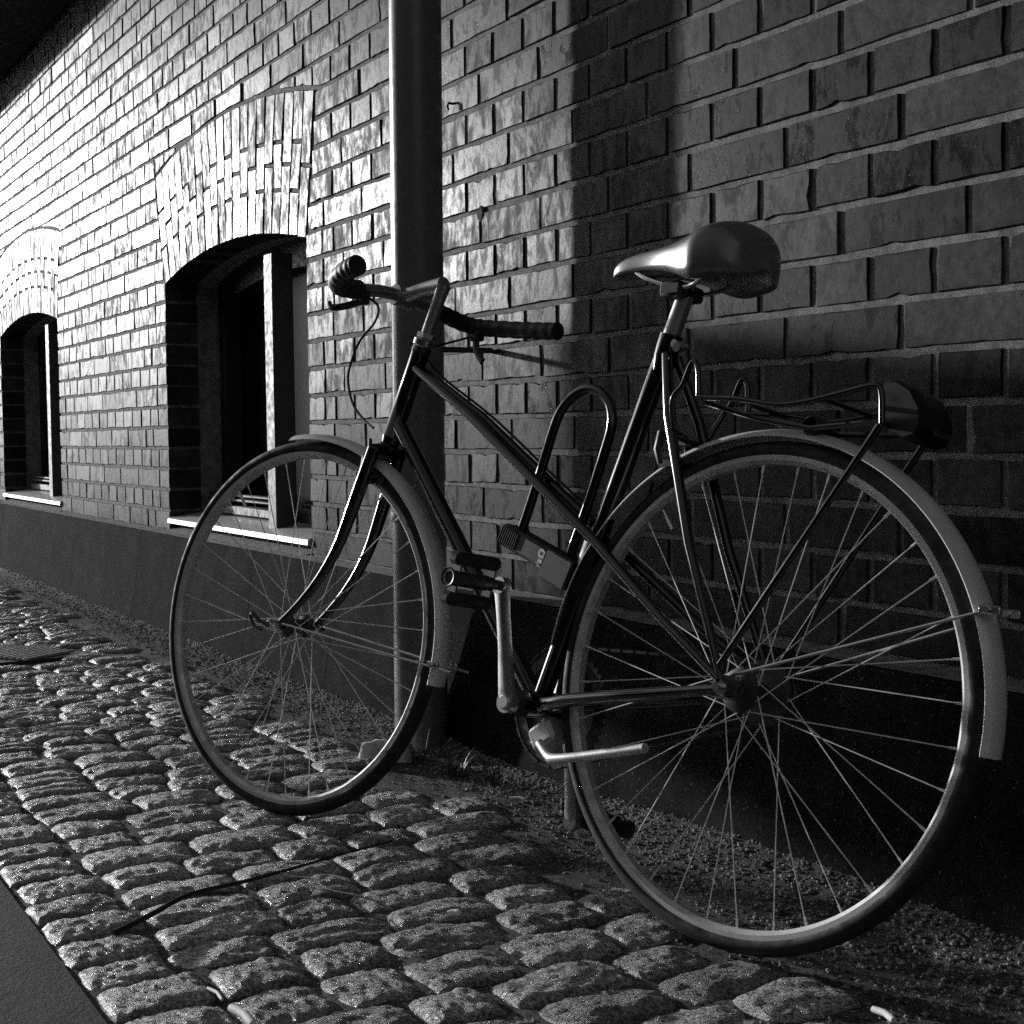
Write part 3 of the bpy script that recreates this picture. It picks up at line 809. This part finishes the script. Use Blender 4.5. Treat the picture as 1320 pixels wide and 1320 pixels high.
# brakes
def caliper(P, X, sg, nm='brake_caliper'):
    mb = MB()
    for s_ in (1, -1):
        mb.tube([X @ (P+Vector((sg*.016, 0, .008))), X @ (P+Vector((sg*.018, s_*.030, .002))), X @ (P+Vector((sg*.016, s_*.036, -.022))), X @ (P+Vector((sg*.012, s_*.030, -.042)))], [.0065, .0060, .0052, .0045], 8)
        q = X @ (P+Vector((0, s_*.0185, -.040))); mb.rbox(q.x-.020, q.x+.020, q.y-.0055, q.y+.0055, q.z-.006, q.z+.006, .0015)
    mb.tube([X @ P, X @ (P+Vector((sg*.030, 0, .006)))], .004, 8); mb.tube([X @ (P+Vector((sg*.026, 0, .006))), X @ (P+Vector((sg*.032, 0, .006)))], .008, 6)
    mb.tube([X @ (P+Vector((sg*.018, .016, .006))), X @ (P+Vector((sg*.018, .022, .034)))], .0035, 8)
    return mb.build(nm, M_IRON, bike, 35)
caliper(crown+Vector((.006, 0, -.012)), SM, 1)
caliper(V(.170, .345), Matrix.Identity(4), 1)

# cranks, chainring, pedals, chain
mb = MB(); mb.tube([V(.388, -.066, -.060), V(.388, -.066, .062)], .008, 12); mb.build('crank_axle', M_IRON, bike)
def crank(pe, w0, w1, name):
    b0 = V(.388, -.066, w0); p0 = V(pe[0], pe[1], w1); d = p0-b0
    mb = MB(); n = 12; pts = [b0+d*(i/n) for i in range(n+1)]; dn = Vector((d.x, 0, d.z)).normalized(); sd = Vector((-dn.z, 0, dn.x))
    vv = []
    for i in range(n+1):
        t = i/n; h = .0165-.0055*min(1, t*2.2)+.0025*max(0, (t-.75)/.25); k = .0075
        for a in range(12):
            an = 2*PI*a/12; cx_, cy_ = math.cos(an), math.sin(an)
            vv.append(pts[i]+sd*(h*math.copysign(abs(cx_)**.6, cx_))+Vector((0, k*math.copysign(abs(cy_)**.6, cy_), 0)))
    F = [(i*12+a, i*12+(a+1) % 12, (i+1)*12+(a+1) % 12, (i+1)*12+a) for i in range(n) for a in range(12)]
    mb.add(vv, F)
    for e, r in ((b0, .0165), (p0, .0132)):
        mb.tube([e-Vector((0, .0075, 0)), e+Vector((0, .0075, 0))], r, 20)
    mb.tube([b0+Vector((0, math.copysign(.0075, w0), 0)), b0+Vector((0, math.copysign(.011, w0), 0))], [.012, .009], 18)
    return mb.build('crank_arm', M_ALU, bike, 35)
crank((.412, .105), .068, .088, 'n'); crank((.370, -.240), -.068, -.088, 'f')
def pedal(pe, w, sg, tilt):
    c = V(pe[0], pe[1], w); M = Matrix.Translation(c) @ Matrix.Rotation(tilt, 4, 'Y')
    mb = MB(); mb.tube([M @ Vector((0, -.002*sg, 0)), M @ Vector((0, .020*sg, 0)), M @ Vector((0, .030*sg, 0)), M @ Vector((0, .098*sg, 0)), M @ Vector((0, .104*sg, 0))], [.007, .0085, .0115, .0115, .009], 16)
    for y in (.022, .092):
        y0, y1 = sorted((y*sg, (y+.003)*sg)); mb.rbox(-.010, .010, y0, y1, -.032, .032, .001, M)
    body = mb.build('pedal', M_IRON, bike, 35)
    for z in (.030, -.030):
        m2 = MB(); y0, y1 = sorted((.014*sg, .106*sg)); m2.rbox(-.0125, .0125, y0, y1, z-.010, z+.010, .006, M); m2.build('pedal_rubber', M_RUBBER, body, 35)
    m2 = MB(); m2.lathe([(.0135, 0), (.0150, .002), (.0135, .004), (.011, .003)], M @ Matrix.Translation((0, .104*sg, 0)) @ Matrix.Rotation(-PI/2*sg, 4, 'X'), 20); m2.build('pedal_cap', M_PLASTIC, body, 35)
pedal((.412, .105), .092, 1, R(-8)); pedal((.370, -.240), -.092, -1, R(80))
mb = MB(); MC = Matrix.Translation(V(.388, -.066, -.046)) @ Matrix.Rotation(PI/2, 4, 'X'); T = 46; prof = []
vv = []; F = []
for i in range(T*4):
    r = .0955 if i % 4 in (1, 2) else .0905; an = 2*PI*i/(T*4)
    for z in (-.0015, .0015): vv.append(MC @ Vector((r*math.cos(an), r*math.sin(an), z)))
    for z in (.0015, -.0015): vv.append(MC @ Vector((.073*math.cos(an), .073*math.sin(an), z)))
for i in range(T*4):
    j = (i+1) % (T*4)
    for k in range(4): F.append((i*4+k, i*4+(k+1) % 4, j*4+(k+1) % 4, j*4+k))
mb.add(vv, F)
for i in range(5):
    an = 2*PI*i/5+.3; mb.tube([MC @ Vector((.012*math.cos(an), .012*math.sin(an), -.004)), MC @ Vector((.078*math.cos(an), .078*math.sin(an), 0))], [.010, .006], 8)
mb.build('chainring', M_IRON, bike, 30)
mb = MB(); lp = []
for i in range(24):                       # around the chainring
    an = R(95)-R(190)*i/23; lp.append(V(.388+.094*math.cos(an), -.066+.094*math.sin(an), -.046))
for i in range(14):
    an = R(-97)-R(166)*i/13; lp.append(V(.040*math.cos(an), .040*math.sin(an), -.040))
full = []
for i in range(len(lp)):
    a, b = lp[i], lp[(i+1) % len(lp)]; k = max(1, int((b-a).length/.0127))
    full += [a.lerp(b, t/k) for t in range(k)]
for i in range(len(full)):
    a, b = full[i], full[(i+1) % len(full)]
    mb.tube([a.lerp(b, -.1), b.lerp(a, -.1)], .0032 if i % 2 else .0026, 6, flat=1.1)
mb.build('chain', M_IRON, bike, 40)

# kickstand folded back under the chainstay
mb = MB(); mb.rbox(-.028, .020, -.022, .022, -.016, .020, .006, Matrix.Translation(V(.362, -.112)) @ Matrix.Rotation(R(35), 4, 'Y'))
mb.tube(smooth_path([V(.352, -.120, .026), V(.322, -.135, .036), V(.300, -.136, .044), V(.24, -.124, .050), V(.125, -.096, .056)], 5), .0072, 12)
mb.build('kickstand', M_RIM, bike, 35)

# saddle
def saddle():
    # sections from tail to nose: (u, v of crown, half width, skirt depth)
    S = [(.058, .618, .036, .048), (.066, .640, .060, .072), (.084, .654, .076, .086), (.112, .655, .082, .089), (.142, .647, .079, .084), (.168, .640, .067, .070), (.196, .635, .050, .052), (.230, .632, .036, .041), (.264, .630, .0275, .035), (.295, .627, .0235, .031), (.318, .622, .0200, .027), (.334, .614, .0145, .020), (.342, .604, .006, .010)]
    mb = MB(); n = 26; vv = []
    for u, v, hw, dp_ in S:
        for k in range(n):
            an = 2*PI*k/n; c, s_ = math.cos(an), math.sin(an)
            w = hw*math.copysign(abs(c)**.75, c)
            z = 0 if s_ >= 0 else 0
            zz = (-dp_*.38+dp_*.38*math.copysign(abs(s_)**.8, s_)) if s_ >= 0 else (-dp_*.38-dp_*.62*abs(s_)**.35*(.35+.65*min(1, abs(w)/hw*1.6)))
            zz -= .010*(abs(w)/.08)**2
            vv.append(V(u - .018*(abs(w)/.08)**2*(-1 if u < .12 else 0), v+zz, w))
    F = [(i*n+k, i*n+(k+1) % n, (i+1)*n+(k+1) % n, (i+1)*n+k) for i in range(len(S)-1) for k in range(n)]
    F += [tuple(range(n))[::-1], tuple((len(S)-1)*n+k for k in range(n))]
    mb.add(vv, F); o = mb.build('saddle', M_SADDLE, bike, 60)
    md = o.modifiers.new('sub', 'SUBSURF'); md.levels = 1; md.render_levels = 2
    for s_ in (1, -1):
        part_tube('saddle_rail', smooth_path([V(.300, .606, s_*.010), V(.262, .585, s_*.020), V(.200, .566, s_*.022), V(.160, .568, s_*.026), V(.112, .592, s_*.050)], 5), .0036, M_CHROME, 8, o)
    mb = MB(); mb.rbox(.186, .226, -.030, .030, RT+.552, RT+.574, .004); mb.build('saddle_clamp', M_IRON, o)
    return o
saddle()
sd = (SL-BB).normalized()
part_tube('seatpost', [SL+sd*.015, SL+sd*.082, SL+sd*.084, SL+sd*.100], [.0132, .0132, .0100, .0100], M_ALU, 20)

# luggage rack
RK = 1.0
rack = MB()
for s_ in (1, -1):
    w = .058*s_
    rack.tube(smooth_path([V(.156, .352, s_*.040), V(.150, .390, w), V(.135, .410, w), V(.126, .436, w), V(.119, .443, w), V(.111, .432, w), V(.105, .400, w), V(.098, .392, w), V(.036, .388, w), V(-.028, .379, w), V(-.076, .382, w), V(-.133, .393, w), V(-.172, .400, w), V(-.183, .392, w*.98), V(-.188, .352, w*.95)], 5), .0042, 10)
    rack.tube([V(-.186, .350, s_*.056), V(.010, .030, s_*.064)], .0048, 10)
rack.tube([V(-.188, .352, .055), V(-.188, .352, -.055)], .0042, 10)
rack.tube([V(.036, .386, .058), V(.036, .386, -.058)], .0036, 10); rack.tube([V(-.10, .385, .058), V(-.10, .385, -.058)], .0036, 10)
rack = rack.build('luggage_rack', M_BLACK, bike, 40)
for s_ in (1, -1):
    part_tube('rack_brace', [V(.098, .386, s_*.05), V(.02, .366, s_*.03), V(-.06, .354, s_*.022), V(-.186, .356, s_*.05)], .0038, M_BLACK, 8, rack)
mb = MB(); mb.lathe([(.011, -.022), (.014, -.018), (.014, .018), (.011, .022)], Matrix.Translation(V(-.058, .358)) @ Matrix.Rotation(PI/2, 4, 'X'), 14); mb.build('clamp_spring', M_IRON, rack)
# rear lamp
mb = MB(); out = [(-.192, .402), (-.196, .410), (-.212, .411), (-.234, .398), (-.250, .374), (-.254, .352), (-.246, .338), (-.232, .334), (-.192, .352)]
for_w = .042; n = len(out); vv = []
for w, k in ((-for_w, .9), (-for_w*.86, 1), (for_w*.86, 1), (for_w, .9)):
    for u, v in out: vv.append(V(-.202+(u+.222)*k, .372+(v-.372)*k, w))
F = [(r*n+i, r*n+(i+1) % n, (r+1)*n+(i+1) % n, (r+1)*n+i) for r in range(3) for i in range(n)]+[tuple(range(n))[::-1], tuple(3*n+i for i in range(n))]
mb.add(vv, F); lamp = mb.build('rear_lamp', M_PLASTIC, bike, 35)
mb = MB()
for i in range(18):
    t = i/17; u = -.2170-.018*t; v = .396-.050*t
    mb.tube([V(u-.0005, v, -.034), V(u-.0005, v, .012)], .0009, 5)
mb.build('reflector_rib', M_ALU, lamp, 40, 'stuff')
mb = MB(); mb.rbox(-.190, -.184, -.035, .035, RT+.345, RT+.408, .002); mb.build('lamp_bracket', M_IRON, lamp)
# lock bracket on the seat tube
sd0 = BB.lerp(SL, .44)
mb = MB(); mb.tube([BB.lerp(SL, .32), BB.lerp(SL, .46)], .0195, 16); mb.build('lock_bracket', M_PLASTIC, bike, 35)

# ------------------------------------------------------------------ U-lock carried on the frame
lock = thing('u_lock', 'black shackle lock with ribbed end and white logo carried on the bicycle frame', 'lock')
lock.matrix_world = bike.matrix_world.copy()
mb = MB(); mb.tube(smooth_path([V(.484, .170), V(.470, .215), V(.450, .290), V(.430, .372), V(.413, .402), V(.388, .420), V(.362, .424), V(.336, .414), V(.317, .392), V(.312, .362), V(.320, .322), V(.338, .250), V(.356, .190), V(.366, .155)], 6), .0078, 14); mb.build('shackle', M_BLACK, lock, 50)
pa, pb = V(.505, .194), V(.350, .140); d = (pb-pa).normalized(); dn = Vector((d.z, 0, -d.x)); 
if dn.z < 0: dn = -dn
ML = Matrix(((d.x, 0, dn.x, pa.x), (d.y, 1, dn.y, pa.y), (d.z, 0, dn.z, pa.z), (0, 0, 0, 1)))
Ln = (pb-pa).length
mb = MB(); mb.rbox(0, Ln, -.020, .020, -.0185, .0165, .005, ML); lb = mb.build('lock_body', M_PLASTIC, lock, 35)
mb = MB()
for i in range(9): mb.rbox(.004+.0048*i, .0062+.0048*i, .0195, .0215, -.014, .012, .0005, ML)
mb.build('grip_ribs', M_PLASTIC, lb, 35)
mb = MB(); mb.rbox(.116, Ln+.012, -.024, .024, -.030, .018, .003, ML); mb.build('lock_sleeve', M_PLASTIC, lb, 35)
# the white mark: a ring over a block with two dashes under it
mb = MB(); n = 20
def rect(a0, a1, b0, b1): mb.box(a0, a1, .0201, .0206, b0, b1, ML)
for i in range(n):
    a, b = 2*PI*i/n, 2*PI*(i+1)/n; vv = []
    for r in (.0036, .0072):
        for t in (a, b): vv.append(ML @ Vector((.1045+r*math.cos(t)*.95, .0206, .0040+r*math.sin(t))))
    mb.add(vv, [(0, 1, 3, 2)])
rect(.1085, .1120, -.003, .0095); rect(.103, .112, -.0105, -.0050); rect(.100, .1085, -.0135, -.0122); rect(.1035, .112, -.0165, -.0150)
mb.build('logo', M_WHITE, lb, 0)

# ================================================================== SMALL THINGS ON THE GROUND
# drain cover among the setts
dc = thing('drain_cover', 'small ribbed cast iron drain cover set into the granite setts', 'drain cover', (DC[0], DC[1], 0))
dc.rotation_euler = (0, 0, R(4))
mb = MB(); mb.rbox(-.17, .17, -.14, .14, -.03, -.002, .004); mb.build('frame', M_IRON, dc, 30)
for i in range(11):
    mb = MB(); x = -.14+.028*i; mb.rbox(x-.007, x+.007, -.105, .105, -.004, .006, .003, Matrix.Rotation(R(28), 4, 'Z')); mb.build('rib', M_RIM, dc, 30)
# twig
mb = MB(); P = [(-.555, -1.09, .012), (-.60, -1.03, .013), (-.655, -.955, .015), (-.68, -.86, .013), (-.70, -.78, .014), (-.735, -.69, .012), (-.765, -.58, .012)]
pp = smooth_path(P, 6); mb.tube(pp, [.0045-.003*i/len(pp) for i in range(len(pp))], 8)
mb.tube([(-.655, -.955, .015), (-.63, -.92, .018), (-.625, -.89, .014)], [.0022, .0016, .0008], 6)
tag(mb.build('twig', M_TWIG, smooth=40), 'long thin dark twig lying across the setts in front of the front wheel', 'twig')
mb = MB(); P = [(-.72, -.80, .02), (-.68, -.80, .012), (-.63, -.775, .016), (-.58, -.77, .012), (-.53, -.75, .014), (-.49, -.73, .012)]
pp = smooth_path(P, 6); mb.tube(pp, [.0016+.0009*(i % 6 == 0) for i in range(len(pp))], 6)
tag(mb.build('plant_stem', M_GRAVEL, smooth=40), 'short knotted dry plant stem in a joint below the front wheel', 'stem')
def butt(name, a, b, r, lab, cat, m_=M_PAPER):
    a, b = Vector(a), Vector(b); q = MB(); mid_ = a.lerp(b, .5)+Vector((0, .003, .001))
    q.tube([a, a.lerp(mid_, .5), mid_, mid_.lerp(b, .6), b], [r*.9, r, r*.92, r, r*.8], 10); return tag(q.build(name, m_, smooth=40), lab, cat)
butt('cigarette_end', (-.240, -1.035, .004), (-.178, -1.030, .005), .0056, 'larger white cigarette end between two setts near the road edge', 'cigarette end')
butt('paper_scrap', (-.325, -1.036, .000), (-.276, -1.034, .002), .0024, 'thin white paper roll in the joint beside the larger cigarette end', 'paper')
butt('cigarette_end', (.150, -.382, .000), (.190, -.388, .002), .0045, 'small pale cigarette end on the grit below the rear wheel', 'cigarette end')
butt('paper_scrap', (-.965, -1.062, .002), (-.930, -1.066, .006), .0022, 'tiny white paper scrap in the joint behind the edge setts', 'paper')
butt('paper_scrap', (-.93, -.262, .006), (-.90, -.245, .008), .003, 'small white scrap on the grit under the hanging pedal', 'paper')
butt('paper_scrap', (-.405, -.66, .006), (-.39, -.65, .010), .0045, 'crumpled white scrap on the setts ahead of the rear tyre', 'paper')
# pale stone by the foot of the drainpipe
vv, ff = sett_mesh(31, 12, 12); mb = MB(); MM = Matrix.Translation((-1.420, -.285, .030)) @ Matrix.Rotation(R(-35), 4, 'Z') @ Matrix.Rotation(R(-10), 4, 'Y') @ Matrix.Diagonal((.09, .125, 1.5, 1))
mb.add([MM @ Vector(p) for p in vv], ff)
tag(mb.build('stone', M_STONE, smooth=50), 'pale broken stone at the foot of the drainpipe', 'stone')
# grass tufts
def tuft(x, y, n, h, seed, lab):
    q = random.Random(seed); mb = MB()
    for i in range(n):
        a = q.uniform(0, 2*PI); r = q.uniform(0, .025); L = h*q.uniform(.4, 1); lean = q.uniform(.1, .9); w = q.uniform(.0012, .0024)
        bx, by = x+r*math.cos(a), y+r*math.sin(a); da = a+q.uniform(-.6, .6); z0 = bank(by, bx); vv = []
        for k in range(5):
            t = k/4; px = bx+math.cos(da)*lean*L*t*t; py = by+math.sin(da)*lean*L*t*t; pz = z0+L*(t-.35*lean*t*t); ww = w*(1-t*.92)
            vv += [(px-math.sin(da)*ww, py+math.cos(da)*ww, pz), (px+math.sin(da)*ww, py-math.cos(da)*ww, pz)]
        mb.add(vv, [(2*k, 2*k+1, 2*k+3, 2*k+2) for k in range(4)])
    o = mb.build('grass_tuft', M_GRASS, smooth=0); return tag(o, lab, 'grass', 'grass tufts at the foot of the wall')
tuft(-1.20, -.235, 34, .075, 1, 'thick grass tuft right of the drainpipe foot')
tuft(-1.10, -.20, 24, .055, 2, 'low grass tuft at the plinth beyond the drainpipe tuft')
tuft(-1.33, -.255, 16, .085, 3, 'thin grass blades touching the drainpipe foot')
tuft(-.86, -.185, 12, .035, 4, 'sparse grass blades at the plinth behind the pedal')
